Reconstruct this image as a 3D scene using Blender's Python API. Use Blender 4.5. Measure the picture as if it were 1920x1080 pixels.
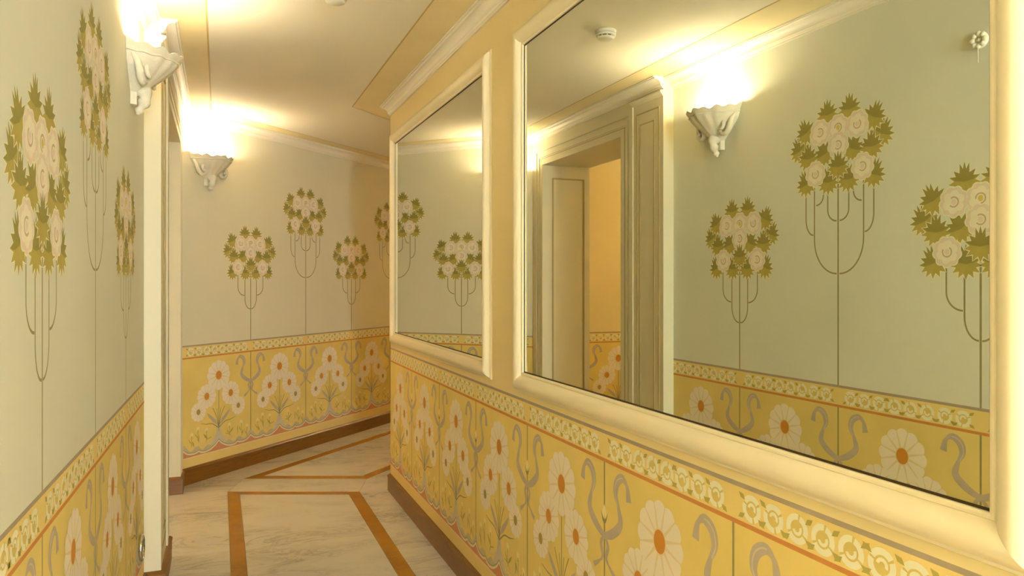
import bpy, bmesh, math, random
from mathutils import Vector, Matrix

for o in list(bpy.data.objects):
    bpy.data.objects.remove(o)
scene = bpy.context.scene
COL = scene.collection
random.seed(4)
pi = math.pi

# ------------------------------------------------------------------ camera
F_PX = 1400.0
YAW = math.atan(548 / F_PX)              # corridor axis is world +Y, camera turned to the right of it
SN, CS = math.sin(YAW), math.cos(YAW)
CAM_H = 1.45
cam_d = bpy.data.cameras.new('camera')
cam_d.sensor_width = 36
cam_d.lens = 36 * F_PX / 1920
cam_d.shift_y = -12 / 1920
cam_d.clip_start = 0.02
cam = bpy.data.objects.new('camera', cam_d)
cam.location = (0, 0, CAM_H)
cam.rotation_euler = (pi / 2, 0, -YAW)
COL.objects.link(cam)
scene.camera = cam

# ------------------------------------------------------------------ world, daylight, exposure
world = bpy.data.worlds.new('daylight')
scene.world = world
world.use_nodes = True
bg = world.node_tree.nodes['Background']
bg.inputs[0].default_value = (0.78, 0.91, 1.0, 1)
bg.inputs[1].default_value = 33.0
scene.view_settings.view_transform = 'Standard'
scene.view_settings.look = 'None'
scene.view_settings.gamma = 1
scene.view_settings.use_curve_mapping = False
scene.view_settings.exposure = 1.52
SCONCE_W = 4.7
SCONCE_COL = (1.0, 0.91, 0.74)

# ------------------------------------------------------------------ plan dimensions (x = across, y = along the corridor)
TR = 1.105                 # right wall plane
TP = -0.252                # plane of pilaster and door surround
TURN = math.radians(45.68)
D2 = (math.sin(TURN), math.cos(TURN))
NE = (math.cos(TURN), -math.sin(TURN))       # normal of far wall, into the corridor
S_P0, S_P1 = 3.80, 4.133                     # pilaster
S_O0, S_O1 = 4.30, 5.578                     # opening
E0 = (TP, 5.785)                             # far wall starts here
RC = (TR, 5.14)                              # right wall outer corner
CEIL = 2.668
S_BACK = -5.6
OPEN_H = 2.40
REV = -0.68                                  # depth of door reveal
Z_STRIP, Z_RED, Z_GREY = 0.185, 0.90, 0.987

def tL(s):
    return -0.362 + 0.0202 * (s - 1.876)

def s_at(px, t):
    r = (px - 960) / F_PX
    return t * (CS - r * SN) / (SN + r * CS)

# ------------------------------------------------------------------ materials
def lin(c):
    c = c / 255
    return c / 12.92 if c <= 0.04045 else ((c + 0.055) / 1.055) ** 2.4

def rgb(r, g, b):
    return (lin(r), lin(g), lin(b), 1)

MATS = {}
def paint(name, col, rough=0.6, var=0.05, scale=3.0, bump=0.0, metallic=0.0, spec=0.3):
    m = bpy.data.materials.new(name)
    m.use_nodes = True
    nt = m.node_tree
    b = nt.nodes['Principled BSDF']
    b.inputs['Roughness'].default_value = rough
    b.inputs['Metallic'].default_value = metallic
    b.inputs['Specular IOR Level'].default_value = spec
    c = rgb(*col)
    if var > 0:
        tc = nt.nodes.new('ShaderNodeTexCoord')
        nz = nt.nodes.new('ShaderNodeTexNoise')
        nz.inputs['Scale'].default_value = scale
        nz.inputs['Detail'].default_value = 5
        rp = nt.nodes.new('ShaderNodeValToRGB')
        rp.color_ramp.elements[0].position = 0.3
        rp.color_ramp.elements[1].position = 0.7
        rp.color_ramp.elements[0].color = (c[0] * (1 - var), c[1] * (1 - var), c[2] * (1 - 1.5 * var), 1)
        rp.color_ramp.elements[1].color = (min(1, c[0] * (1 + var)), min(1, c[1] * (1 + var)), min(1, c[2] * (1 + 1.5 * var)), 1)
        nt.links.new(tc.outputs['Object'], nz.inputs['Vector'])
        nt.links.new(nz.outputs['Fac'], rp.inputs['Fac'])
        nt.links.new(rp.outputs['Color'], b.inputs['Base Color'])
        if bump > 0:
            bp = nt.nodes.new('ShaderNodeBump')
            bp.inputs['Strength'].default_value = bump
            bp.inputs['Distance'].default_value = 0.01
            n2 = nt.nodes.new('ShaderNodeTexNoise')
            n2.inputs['Scale'].default_value = scale * 12
            nt.links.new(tc.outputs['Object'], n2.inputs['Vector'])
            nt.links.new(n2.outputs['Fac'], bp.inputs['Height'])
            nt.links.new(bp.outputs['Normal'], b.inputs['Normal'])
    else:
        b.inputs['Base Color'].default_value = c
    MATS[name] = m
    return m

paint('pale_wall', (229, 220, 192), 0.65, 0.03, 1.5)
paint('pale_wall_left', (224, 222, 203), 0.65, 0.03, 1.5)
paint('yellow_wall', (240, 217, 158), 0.55, 0.03, 1.5)
paint('dado_yellow', (236, 208, 122), 0.6, 0.06, 4)
paint('dado_yellow_left', (232, 206, 124), 0.6, 0.06, 4)
paint('frieze_yellow', (238, 210, 132), 0.6, 0.04, 5)
paint('strip_yellow', (238, 208, 130), 0.6, 0.03, 3)
paint('ceiling_cream', (243, 232, 208), 0.8, 0.015, 1.0)
paint('ceiling_gold', (240, 220, 170), 0.7, 0.04, 3)
paint('gold_line', (206, 172, 106), 0.7, 0.04, 3)
paint('white_trim', (242, 232, 212), 0.45, 0.015, 2, spec=0.4)
paint('frame_cream', (244, 228, 190), 0.42, 0.02, 6, spec=0.4)
paint('portal_cream', (219, 209, 178), 0.5, 0.015, 2, spec=0.4)
paint('groove_tan', (178, 158, 110), 0.6, 0.03, 6)  # dark tone paints recess shade onto raised mouldings; also colours the floor bed
paint('plaster', (238, 228, 204), 0.75, 0.04, 18, bump=0.25)
paint('grey_line', (176, 158, 132), 0.7, 0.06, 20)
paint('red_line', (212, 142, 76), 0.7, 0.05, 20)
paint('stem_green', (158, 146, 98), 0.7, 0.08, 20)
paint('leaf_dark', (158, 148, 80), 0.7, 0.08, 25)
paint('leaf_light', (186, 168, 88), 0.7, 0.08, 25)
paint('outline_cream', (240, 232, 198), 0.7, 0.02, 20)
paint('rose_pink', (234, 214, 194), 0.7, 0.04, 30)
paint('rose_cream', (242, 230, 206), 0.7, 0.03, 30)
paint('rose_mauve', (204, 176, 142), 0.7, 0.05, 30)
paint('rose_yellow', (222, 196, 112), 0.7, 0.05, 30)
paint('daisy_petal', (244, 228, 202), 0.7, 0.03, 20)
paint('daisy_gap', (234, 212, 166), 0.7, 0.03, 20)
paint('daisy_orange', (214, 144, 56), 0.7, 0.08, 40)
paint('daisy_olive', (178, 150, 84), 0.7, 0.08, 40)
paint('ribbon_mauve', (196, 178, 154), 0.7, 0.06, 20)
paint('ribbon_light', (216, 200, 172), 0.7, 0.06, 20)
paint('wave_lilac', (206, 190, 150), 0.7, 0.08, 14)
paint('wave_white', (240, 224, 184), 0.7, 0.03, 20)
paint('wave_red', (216, 150, 106), 0.7, 0.06, 16)
paint('tulip_cream', (244, 224, 158), 0.7, 0.04, 20)
paint('fitting_white', (236, 228, 206), 0.35, 0.01, 10, spec=0.5)
paint('vent_dark', (60, 52, 40), 0.6, 0)
paint('rebate_dark', (74, 54, 26), 0.5, 0)
paint('chrome', (215, 212, 205), 0.15, 0, metallic=1.0)
paint('socket_dark', (48, 42, 36), 0.5, 0)

def mirror_mat():
    m = bpy.data.materials.new('mirror_glass'); m.use_nodes = True
    b = m.node_tree.nodes['Principled BSDF']
    b.inputs['Base Color'].default_value = (0.80, 0.83, 0.72, 1)
    b.inputs['Metallic'].default_value = 1
    b.inputs['Roughness'].default_value = 0.0
    MATS['mirror_glass'] = m
mirror_mat()

def glass_mat():
    m = bpy.data.materials.new('window_glass'); m.use_nodes = True
    nt = m.node_tree
    nt.nodes.remove(nt.nodes['Principled BSDF'])
    t = nt.nodes.new('ShaderNodeBsdfTransparent')
    g = nt.nodes.new('ShaderNodeBsdfGlossy'); g.inputs['Roughness'].default_value = 0.02
    mx = nt.nodes.new('ShaderNodeMixShader'); mx.inputs[0].default_value = 0.06
    nt.links.new(t.outputs[0], mx.inputs[1]); nt.links.new(g.outputs[0], mx.inputs[2])
    nt.links.new(mx.outputs[0], nt.nodes['Material Output'].inputs[0])
    MATS['window_glass'] = m
glass_mat()

def bulb_mat():
    m = bpy.data.materials.new('lamp_bulb'); m.use_nodes = True
    b = m.node_tree.nodes['Principled BSDF']
    b.inputs['Base Color'].default_value = (1, .95, .85, 1)
    b.inputs['Emission Color'].default_value = (1.0, 0.82, 0.55, 1)
    b.inputs['Emission Strength'].default_value = 20
    MATS['lamp_bulb'] = m
bulb_mat()

def marble_mat(name, base, vein, rough):
    m = bpy.data.materials.new(name); m.use_nodes = True
    nt = m.node_tree; b = nt.nodes['Principled BSDF']
    tc = nt.nodes.new('ShaderNodeTexCoord')
    oi = nt.nodes.new('ShaderNodeObjectInfo')
    ad = nt.nodes.new('ShaderNodeVectorMath'); ad.operation = 'MULTIPLY_ADD'
    ad.inputs[1].default_value = (1, 1, 1)
    sc = nt.nodes.new('ShaderNodeVectorMath'); sc.operation = 'SCALE'
    sc.inputs[0].default_value = (7.3, 3.1, 5.7)
    nt.links.new(oi.outputs['Random'], sc.inputs['Scale'])
    nt.links.new(tc.outputs['Object'], ad.inputs[0]); nt.links.new(sc.outputs[0], ad.inputs[2])
    mp = nt.nodes.new('ShaderNodeMapping'); mp.inputs['Rotation'].default_value = (0, 0, 0.6)
    mp.inputs['Scale'].default_value = (1.0, 2.2, 1)
    nt.links.new(ad.outputs[0], mp.inputs[0])
    n1 = nt.nodes.new('ShaderNodeTexNoise'); n1.inputs['Scale'].default_value = 2.6
    n1.inputs['Detail'].default_value = 9; n1.inputs['Distortion'].default_value = 1.6
    n1.inputs['Roughness'].default_value = 0.62
    n2 = nt.nodes.new('ShaderNodeTexNoise'); n2.inputs['Scale'].default_value = 1.3
    n2.inputs['Detail'].default_value = 6; n2.inputs['Distortion'].default_value = 0.8
    nt.links.new(mp.outputs[0], n1.inputs['Vector']); nt.links.new(mp.outputs[0], n2.inputs['Vector'])
    r1 = nt.nodes.new('ShaderNodeValToRGB')       # thin veins around the noise midpoint
    e = r1.color_ramp.elements
    e[0].position = 0.455; e[0].color = (0, 0, 0, 1); e[1].position = 0.5; e[1].color = (1, 1, 1, 1)
    x = r1.color_ramp.elements.new(0.56); x.color = (0, 0, 0, 1)
    nt.links.new(n1.outputs['Fac'], r1.inputs['Fac'])
    r2 = nt.nodes.new('ShaderNodeValToRGB')
    r2.color_ramp.elements[0].position = 0.38; r2.color_ramp.elements[1].position = 0.68
    nt.links.new(n2.outputs['Fac'], r2.inputs['Fac'])
    mu = nt.nodes.new('ShaderNodeMath'); mu.operation = 'MULTIPLY'
    nt.links.new(r1.outputs['Color'], mu.inputs[0]); nt.links.new(r2.outputs['Color'], mu.inputs[1])
    m2 = nt.nodes.new('ShaderNodeMath'); m2.operation = 'MULTIPLY_ADD'
    m2.inputs[1].default_value = 0.62
    nt.links.new(mu.outputs[0], m2.inputs[0])
    m3 = nt.nodes.new('ShaderNodeMath'); m3.operation = 'MULTIPLY'; m3.inputs[1].default_value = 0.26
    nt.links.new(r2.outputs['Color'], m3.inputs[0]); nt.links.new(m3.outputs[0], m2.inputs[2])
    mx = nt.nodes.new('ShaderNodeMix'); mx.data_type = 'RGBA'
    mx.inputs['A'].default_value = rgb(*base); mx.inputs['B'].default_value = rgb(*vein)
    nt.links.new(m2.outputs[0], mx.inputs['Factor'])
    nt.links.new(mx.outputs['Result'], b.inputs['Base Color'])
    b.inputs['Roughness'].default_value = rough
    b.inputs['Specular IOR Level'].default_value = 0.4
    MATS[name] = m
marble_mat('white_marble', (222, 212, 196), (164, 152, 134), 0.2)
marble_mat('ochre_marble', (172, 116, 26), (150, 96, 18), 0.2)

def wood_mat():
    m = bpy.data.materials.new('baseboard_wood'); m.use_nodes = True
    nt = m.node_tree; b = nt.nodes['Principled BSDF']
    tc = nt.nodes.new('ShaderNodeTexCoord')
    mp = nt.nodes.new('ShaderNodeMapping'); mp.inputs['Scale'].default_value = (3, 3, 60)
    nz = nt.nodes.new('ShaderNodeTexNoise'); nz.inputs['Scale'].default_value = 3; nz.inputs['Detail'].default_value = 6
    rp = nt.nodes.new('ShaderNodeValToRGB')
    rp.color_ramp.elements[0].position = 0.3; rp.color_ramp.elements[0].color = rgb(112, 70, 18)
    rp.color_ramp.elements[1].position = 0.72; rp.color_ramp.elements[1].color = rgb(140, 92, 30)
    nt.links.new(tc.outputs['Object'], mp.inputs[0]); nt.links.new(mp.outputs[0], nz.inputs['Vector'])
    nt.links.new(nz.outputs['Fac'], rp.inputs['Fac']); nt.links.new(rp.outputs['Color'], b.inputs['Base Color'])
    b.inputs['Roughness'].default_value = 0.35
    MATS['baseboard_wood'] = m
wood_mat()

# ------------------------------------------------------------------ mesh helpers
class MB:
    """collects faces with materials and links them as one mesh object"""
    def __init__(s):
        s.v = []; s.f = []; s.m = []; s.sm = []; s.names = []
    def slot(s, mat):
        if mat not in s.names: s.names.append(mat)
        return s.names.index(mat)
    def face(s, pts, mat, smooth=False):
        i = len(s.v); s.v += [tuple(p) for p in pts]
        s.f.append(list(range(i, i + len(pts)))); s.m.append(s.slot(mat)); s.sm.append(smooth)
    def grid(s, rows, mat, smooth=True, close=False):
        i = len(s.v); n = len(rows[0])
        for r in rows: s.v += [tuple(p) for p in r]
        k = s.slot(mat)
        for a in range(len(rows) - 1):
            for b in range(n if close else n - 1):
                b2 = (b + 1) % n
                s.f.append([i + a * n + b, i + a * n + b2, i + (a + 1) * n + b2, i + (a + 1) * n + b])
                s.m.append(k); s.sm.append(smooth)
    def box(s, lo, hi, mat):
        x0, y0, z0 = lo; x1, y1, z1 = hi
        s.prism([(x0, y0), (x1, y0), (x1, y1), (x0, y1)], z0, z1, mat)
    def prism(s, poly, z0, z1, mat, bevel=0):
        area = sum(poly[i][0] * poly[(i + 1) % len(poly)][1] - poly[(i + 1) % len(poly)][0] * poly[i][1] for i in range(len(poly)))
        if area < 0: poly = poly[::-1]
        n = len(poly); i = len(s.v); k = s.slot(mat)
        s.v += [(p[0], p[1], z0) for p in poly] + [(p[0], p[1], z1) for p in poly]
        s.f.append([i + j for j in range(n)][::-1]); s.f.append([i + n + j for j in range(n)])
        for j in range(n):
            s.f.append([i + j, i + (j + 1) % n, i + n + (j + 1) % n, i + n + j])
        s.m += [k] * (n + 2); s.sm += [False] * (n + 2)
    def poly2(s, pts, y, mat):            # flat painted polygon in the wall frame: (u, z) at offset y
        area = sum(pts[i][0] * pts[(i + 1) % len(pts)][1] - pts[(i + 1) % len(pts)][0] * pts[i][1] for i in range(len(pts)))
        if area > 0: pts = pts[::-1]      # front normal faces +y
        s.face([(p[0], y, p[1]) for p in pts], mat)
    def stroke(s, pts, w, y, mat):        # painted line with width w (number or list)
        n = len(pts)
        if not isinstance(w, (list, tuple)): w = [w] * n
        L = []; R = []
        for i in range(n):
            a = pts[max(i - 1, 0)]; b = pts[min(i + 1, n - 1)]
            dx, dz = b[0] - a[0], b[1] - a[1]; l = math.hypot(dx, dz) or 1
            nx, nz = -dz / l * w[i] / 2, dx / l * w[i] / 2
            L.append((pts[i][0] + nx, pts[i][1] + nz)); R.append((pts[i][0] - nx, pts[i][1] - nz))
        for i in range(n - 1):
            s.poly2([L[i], L[i + 1], R[i + 1], R[i]], y, mat)
    def mesh(s, name, weld=False):
        me = bpy.data.meshes.new(name)
        me.from_pydata(s.v, [], s.f)
        for nm in s.names: me.materials.append(MATS[nm])
        me.polygons.foreach_set('material_index', s.m)
        me.polygons.foreach_set('use_smooth', s.sm)
        if weld:
            bm = bmesh.new(); bm.from_mesh(me)
            bmesh.ops.remove_doubles(bm, verts=bm.verts, dist=1e-5)
            bm.to_mesh(me); bm.free()
        me.update()
        return me
    def build(s, name, parent=None, weld=False):
        return link(name, s.mesh(name, weld), parent)

def link(name, me, parent=None, loc=(0, 0, 0), rz=0, scale=1):
    o = bpy.data.objects.new(name, me)
    COL.objects.link(o)
    o.location = loc; o.rotation_euler = (0, 0, rz)
    o.scale = (scale, scale, scale) if not isinstance(scale, tuple) else scale
    if parent: o.parent = parent
    return o

def tag(o, label, cat, kind=None, group=None):
    o['label'] = label; o['category'] = cat
    if kind: o['kind'] = kind
    if group: o['group'] = group
    return o

def catmull(pts, n=8):
    out = []
    P = [pts[0]] + list(pts) + [pts[-1]]
    for i in range(1, len(P) - 2):
        for k in range(n):
            t = k / n
            q = []
            for d in range(len(pts[0])):
                a, b, c, e = P[i - 1][d], P[i][d], P[i + 1][d], P[i + 2][d]
                q.append(0.5 * (2 * b + (c - a) * t + (2 * a - 5 * b + 4 * c - e) * t * t + (3 * b - a - 3 * c + e) * t ** 3))
            out.append(tuple(q))
    out.append(tuple(pts[-1]))
    return out

def offs(path, d, side):
    """mitred offset of an open plan path by d to one side (+1 = left of travel)"""
    out = []
    n = len(path)
    def nrm(a, b):
        dx, dy = b[0] - a[0], b[1] - a[1]; l = math.hypot(dx, dy)
        return (-dy / l * side, dx / l * side)
    for i in range(n):
        if i == 0: m = nrm(path[0], path[1]); k = 1
        elif i == n - 1: m = nrm(path[-2], path[-1]); k = 1
        else:
            a = nrm(path[i - 1], path[i]); b = nrm(path[i], path[i + 1])
            mx, my = a[0] + b[0], a[1] + b[1]; l = math.hypot(mx, my); m = (mx / l, my / l)
            k = 1 / max(0.2, m[0] * a[0] + m[1] * a[1])
        out.append((path[i][0] + m[0] * d * k, path[i][1] + m[1] * d * k))
    return out

def sweep(mb, path, prof, side, mat, smooth=False):
    """prof: list of (out, z); swept along plan path with mitres and end caps"""
    rows = []
    for (o, z) in prof:
        rows.append([(p[0], p[1], z) for p in offs(path, o, side)])
    if side > 0: rows = rows[::-1]
    mb.grid(rows, mat, smooth)
    mb.face([r[0] for r in rows], mat); mb.face([r[-1] for r in rows][::-1], mat)

def tube(mb, pts, rad, mat, n=8):
    if not isinstance(rad, (list, tuple)): rad = [rad] * len(pts)
    P = [Vector(p) for p in pts]; rows = []
    up = Vector((0.3, 0.5, 0.8)).normalized()
    for i, p in enumerate(P):
        d = (P[min(i + 1, len(P) - 1)] - P[max(i - 1, 0)]).normalized()
        a = d.cross(up)
        if a.length < 1e-3: a = d.cross(Vector((1, 0, 0)))
        a.normalize(); b = d.cross(a)
        rows.append([p + (a * math.cos(2 * pi * k / n) + b * math.sin(2 * pi * k / n)) * rad[i] for k in range(n)])
    mb.grid(rows, mat, True, True)
    mb.face(rows[0], mat, True); mb.face(rows[-1][::-1], mat, True)

def lathe(mb, prof, mat, n=24, c=(0, 0, 0), smooth=True):
    rows = [[(c[0] + r * math.cos(2 * pi * k / n), c[1] + r * math.sin(2 * pi * k / n), c[2] + z) for k in range(n)] for r, z in prof]
    mb.grid(rows, mat, smooth, True)

class Wall:
    """a painted wall: plan points a -> b, normal n into the room; front split into painted zones"""
    def __init__(s, name, a, b, label, zones, thick=0.12, top=None, ext=(0, 0)):
        s.a, s.b = Vector(a), Vector(b)
        d = (s.b - s.a); s.len = d.length; d.normalize()
        s.d = d; s.n = Vector((-d.y, d.x))          # normal is left of a -> b
        # u runs so that u x n = +z
        s.u = Vector((s.n.y, -s.n.x)); s.rz = math.atan2(s.u.y, s.u.x)
        top = top or CEIL + 0.05
        mb = MB()
        zs = [(-0.02, zones[0][1])] + list(zones)
        A = s.a - d * ext[0]; B = s.b + d * ext[1]
        lev = [z for z, _ in zones] + [top]
        lev[0] = -0.02
        for i in range(len(zones)):
            z0, z1 = lev[i], lev[i + 1]
            mb.face([(A.x, A.y, z0), (A.x, A.y, z1), (B.x, B.y, z1), (B.x, B.y, z0)][::-1], zones[i][1])
        A2 = A - s.n * thick; B2 = B - s.n * thick
        back = zones[-1][1]
        mb.face([(A2.x, A2.y, -0.02), (A2.x, A2.y, top), (B2.x, B2.y, top), (B2.x, B2.y, -0.02)], back)
        mb.face([(A.x, A.y, -0.02), (A.x, A.y, top), (A2.x, A2.y, top), (A2.x, A2.y, -0.02)], back)
        mb.face([(B.x, B.y, -0.02), (B2.x, B2.y, -0.02), (B2.x, B2.y, top), (B.x, B.y, top)], back)
        mb.face([(A.x, A.y, top), (B.x, B.y, top), (B2.x, B2.y, top), (A2.x, A2.y, top)], back)
        s.obj = mb.build(name)
        tag(s.obj, label, 'wall', 'structure')
    def pos(s, dist, z=0, off=0):                  # point at a distance along a -> b
        p = s.a + s.d * dist + s.n * off
        return (p.x, p.y, z)
    def dist_of_y(s, y): return (y - s.a.y) / s.d.y
    def part(s, name, me, dist, z=0, off=0, parent=None):
        return link(name, me, s.obj, s.pos(dist, z, off), s.rz, (1, 0.25, 1))

Z4 = lambda dado, up: [(0, 'strip_yellow'), (Z_STRIP, dado), (Z_RED, 'frieze_yellow'), (Z_GREY, up)]

# ------------------------------------------------------------------ room shell
# normals are left of travel: right wall runs away from the camera (normal -x)
S_SPLIT = -1.1
wall_r = Wall('wall_right', (TR, S_SPLIT), RC, 'yellow wall on the right holding the two large framed mirrors', Z4('dado_yellow', 'yellow_wall'))
wall_l = Wall('wall_left', (tL(S_P0), S_P0), (tL(S_BACK), S_BACK), 'pale wall on the left with painted rose trees in front of the pilaster', Z4('dado_yellow_left', 'pale_wall_left'), thick=0.10)
E_LEN = 6.2
E1 = (E0[0] + D2[0] * E_LEN, E0[1] + D2[1] * E_LEN)
wall_e = Wall('wall_far', E1, E0, 'pale far wall with painted rose trees and a sconce at the corridor bend', Z4('dado_yellow', 'pale_wall'), ext=(0, 0.0))
R2 = (RC[0] + D2[0] * 4.6, RC[1] + D2[1] * 4.6)
wall_r2 = Wall('wall_beyond_corner', RC, R2, 'yellow wall running on behind the corner past the small mirror', Z4('dado_yellow', 'yellow_wall'), ext=(0, 0), thick=0.10)
wall_end = Wall('wall_end', R2, (R2[0] - NE[0] * 1.6, R2[1] - NE[1] * 1.6), 'plain wall closing the far passage out of sight', Z4('dado_yellow', 'pale_wall'), ext=(0.2, 0.2))

# back wall with the daylight window, behind the camera
mb = MB()
WX0, WX1, WZ0, WZ1 = 0.26, 0.98, 0.45, 2.45
for lo, hi in (((-0.7, S_BACK - 0.12, -0.02), (WX0, S_BACK, CEIL + .05)), ((WX1, S_BACK - 0.12, -0.02), (1.3, S_BACK, CEIL + .05)),
               ((WX0, S_BACK - 0.12, -0.02), (WX1, S_BACK, WZ0)), ((WX0, S_BACK - 0.12, WZ1), (WX1, S_BACK, CEIL + .05))):
    mb.box(lo, hi, 'pale_wall')
tag(mb.build('wall_back'), 'pale wall with a window closing the corridor behind the viewer', 'wall', 'structure')
mb = MB()
for lo, hi in (((WX0, S_BACK - 0.08, WZ0), (WX0 + .05, S_BACK - .03, WZ1)), ((WX1 - .05, S_BACK - 0.08, WZ0), (WX1, S_BACK - .03, WZ1)),
               ((WX0 + .05, S_BACK - 0.08, WZ0), (WX1 - .05, S_BACK - .03, WZ0 + .05)), ((WX0 + .05, S_BACK - 0.08, WZ1 - .05), (WX1 - .05, S_BACK - .03, WZ1))):
    mb.box(lo, hi, 'white_trim')
win = tag(mb.build('window_1'), 'white framed window behind the viewer letting daylight in', 'window', 'structure')
mb = MB(); mb.box((WX0 + .05, S_BACK - .058, WZ0 + .05), (WX1 - .05, S_BACK - .054, WZ1 - .05), 'window_glass'); mb.build('pane', win)
# added second window, unseen behind the viewer, to brighten the left wall
VY0, VY1, VZ0, VZ1 = -3.40, -2.30, 0.90, 2.40
mb = MB()
for lo, hi in (((TR, S_BACK, -0.02), (TR + .12, VY0, CEIL + .05)), ((TR, VY1, -0.02), (TR + .12, S_SPLIT, CEIL + .05)),
               ((TR, VY0, -0.02), (TR + .12, VY1, VZ0)), ((TR, VY0, VZ1), (TR + .12, VY1, CEIL + .05))):
    mb.box(lo, hi, 'yellow_wall')
tag(mb.build('wall_right_rear'), 'yellow wall on the right behind the viewer, with an added unseen window', 'wall', 'structure')
mb = MB()
for lo, hi in (((TR + .03, VY0, VZ0), (TR + .08, VY0 + .05, VZ1)), ((TR + .03, VY1 - .05, VZ0), (TR + .08, VY1, VZ1)),
               ((TR + .03, VY0 + .05, VZ0), (TR + .08, VY1 - .05, VZ0 + .05)), ((TR + .03, VY0 + .05, VZ1 - .05), (TR + .08, VY1 - .05, VZ1))):
    mb.box(lo, hi, 'white_trim')
fill_win = tag(mb.build('window_fill'), 'unseen white framed window added in the right wall to brighten the left wall', 'window', 'structure')
mb = MB(); mb.box((TR + .054, VY0 + .05, VZ0 + .05), (TR + .058, VY1 - .05, VZ1 - .05), 'window_glass'); mb.build('pane', fill_win)
pl = bpy.data.lights.new('window_portal', 'AREA'); pl.shape = 'RECTANGLE'; pl.size = VY1 - VY0; pl.size_y = VZ1 - VZ0
pl.cycles.is_portal = True
po = bpy.data.objects.new('window_portal', pl); COL.objects.link(po)
po.location = (TR + 0.10, (VY0 + VY1) / 2, (VZ0 + VZ1) / 2); po.rotation_euler = (pi / 2, 0, pi / 2); po.parent = fill_win
pl = bpy.data.lights.new('window_portal', 'AREA'); pl.shape = 'RECTANGLE'; pl.size = WX1 - WX0; pl.size_y = WZ1 - WZ0
pl.cycles.is_portal = True
po = bpy.data.objects.new('window_portal', pl); COL.objects.link(po)
po.location = ((WX0 + WX1) / 2, S_BACK - 0.10, (WZ0 + WZ1) / 2); po.rotation_euler = (pi / 2, 0, 0); po.parent = win

# ceiling
mb = MB(); mb.box((-3.2, S_BACK - 0.2, CEIL), (6.2, 11.2, CEIL + 0.1), 'ceiling_cream')
ceil = tag(mb.build('ceiling'), 'cream corridor ceiling edged with a painted gold band', 'ceiling', 'structure')
def band(path, d0, d1, side, mat, z, name):
    A = offs(path, d0, side); B = offs(path, d1, side)
    mb = MB()
    for i in range(len(path) - 1):
        q = [A[i], A[i + 1], B[i + 1], B[i]]
        ar = sum(q[k][0] * q[(k + 1) % 4][1] - q[(k + 1) % 4][0] * q[k][1] for k in range(4))
        if ar > 0: q = q[::-1]
        mb.face([(p[0], p[1], z) for p in q], mat)
    return mb.build(name, ceil)
BW = 0.245
pathR = [(TR, S_BACK), RC, R2]
pathL = [(-0.055 - BW, S_BACK), (-0.055 - BW, E0[1] + 0.03), E1]
band(pathR, 0, BW, 1, 'ceiling_gold', CEIL - 0.0006, 'painted_band')
band(pathR, BW - 0.004, BW + 0.004, 1, 'gold_line', CEIL - 0.0012, 'painted_line')
band(pathL, -0.15, BW, -1, 'ceiling_gold', CEIL - 0.0006, 'painted_band')
band(pathL, BW - 0.004, BW + 0.004, -1, 'gold_line', CEIL - 0.0012, 'painted_line')

# floor: dark bed, marble slabs and ochre inlay bands let into it
mb = MB(); mb.box((-3.2, S_BACK - 0.2, -0.12), (6.2, 11.2, -0.012), 'groove_tan')
floor = tag(mb.build('floor'), 'white marble corridor floor with ochre inlay bands', 'floor', 'structure')
GAP = 0.0012
def slab(poly, name='marble_slab', mat='white_marble', z=0.0, g=GAP):
    n = len(poly)
    ar = sum(poly[k][0] * poly[(k + 1) % n][1] - poly[(k + 1) % n][0] * poly[k][1] for k in range(n))
    if ar < 0: poly = poly[::-1]
    # shrink slightly so a joint shows
    out = []
    for i in range(n):
        p, a, b = Vector(poly[i]), Vector(poly[i - 1]), Vector(poly[(i + 1) % n])
        d1 = (p - a).normalized(); d2 = (b - p).normalized()
        n1 = Vector((-d1.y, d1.x)); n2 = Vector((-d2.y, d2.x))
        m = (n1 + n2); k = 1 + n1.dot(n2)
        out.append(p + m * (g / max(k, 0.15)))
    mb = MB(); mb.prism([(q.x, q.y) for q in out], -0.02, z, mat)
    return mb.build(name, floor)
B1 = (0.051, 0.128); B2 = (0.820, 0.899)     # inlay bands of this corridor
# mitre direction is parallel to the picture: camera right vector
MR = (CS, -SN)
def mit(t, Z):                                # plan point on the line at camera depth Z with x = t
    # points with  t*SN + s*CS = Z
    return (t, (Z - t * SN) / CS)
Za, Zb, Zc, Zd = 5.156, 5.085, 5.491, 5.577   # first panel cross band, second panel cross band
SF = S_BACK
cuts = [-5.6, -4.7, -3.9, -3.0, -2.1, -1.2, -0.3, 0.62, 1.55, 2.48, 3.40, 4.28]
def colslab(t0, t1, lst, Zend, nm='marble_slab', mat='white_marble'):
    for i, c in enumerate(lst):
        if i + 1 < len(lst): slab([(t0, c), (t1, c), (t1, lst[i + 1]), (t0, lst[i + 1])], nm, mat)
        else: slab([(t0, c), (t1, c), mit(t1, Zend), mit(t0, Zend)], nm, mat)
colslab(B1[1], B2[0], cuts, Zb)
slab([(B1[0], SF), (B1[1], SF), mit(B1[1], Zb), mit(B1[0], Za)], 'inlay_band', 'ochre_marble', 0.0, 0.0004)
slab([(B2[0], SF), (B2[1], SF), mit(B2[1], Za), mit(B2[0], Zb)], 'inlay_band', 'ochre_marble', 0.0, 0.0004)
slab([mit(B1[0], Za), mit(B1[1], Zb), mit(B2[0], Zb), mit(B2[1], Za)], 'inlay_band', 'ochre_marble', 0.0, 0.0004)
colslab(-0.50, B1[0], [c + 0.35 for c in cuts[:-1]] + [4.10], Za)
colslab(B2[1], TR, [c - 0.3 for c in cuts] , Za)
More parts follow.
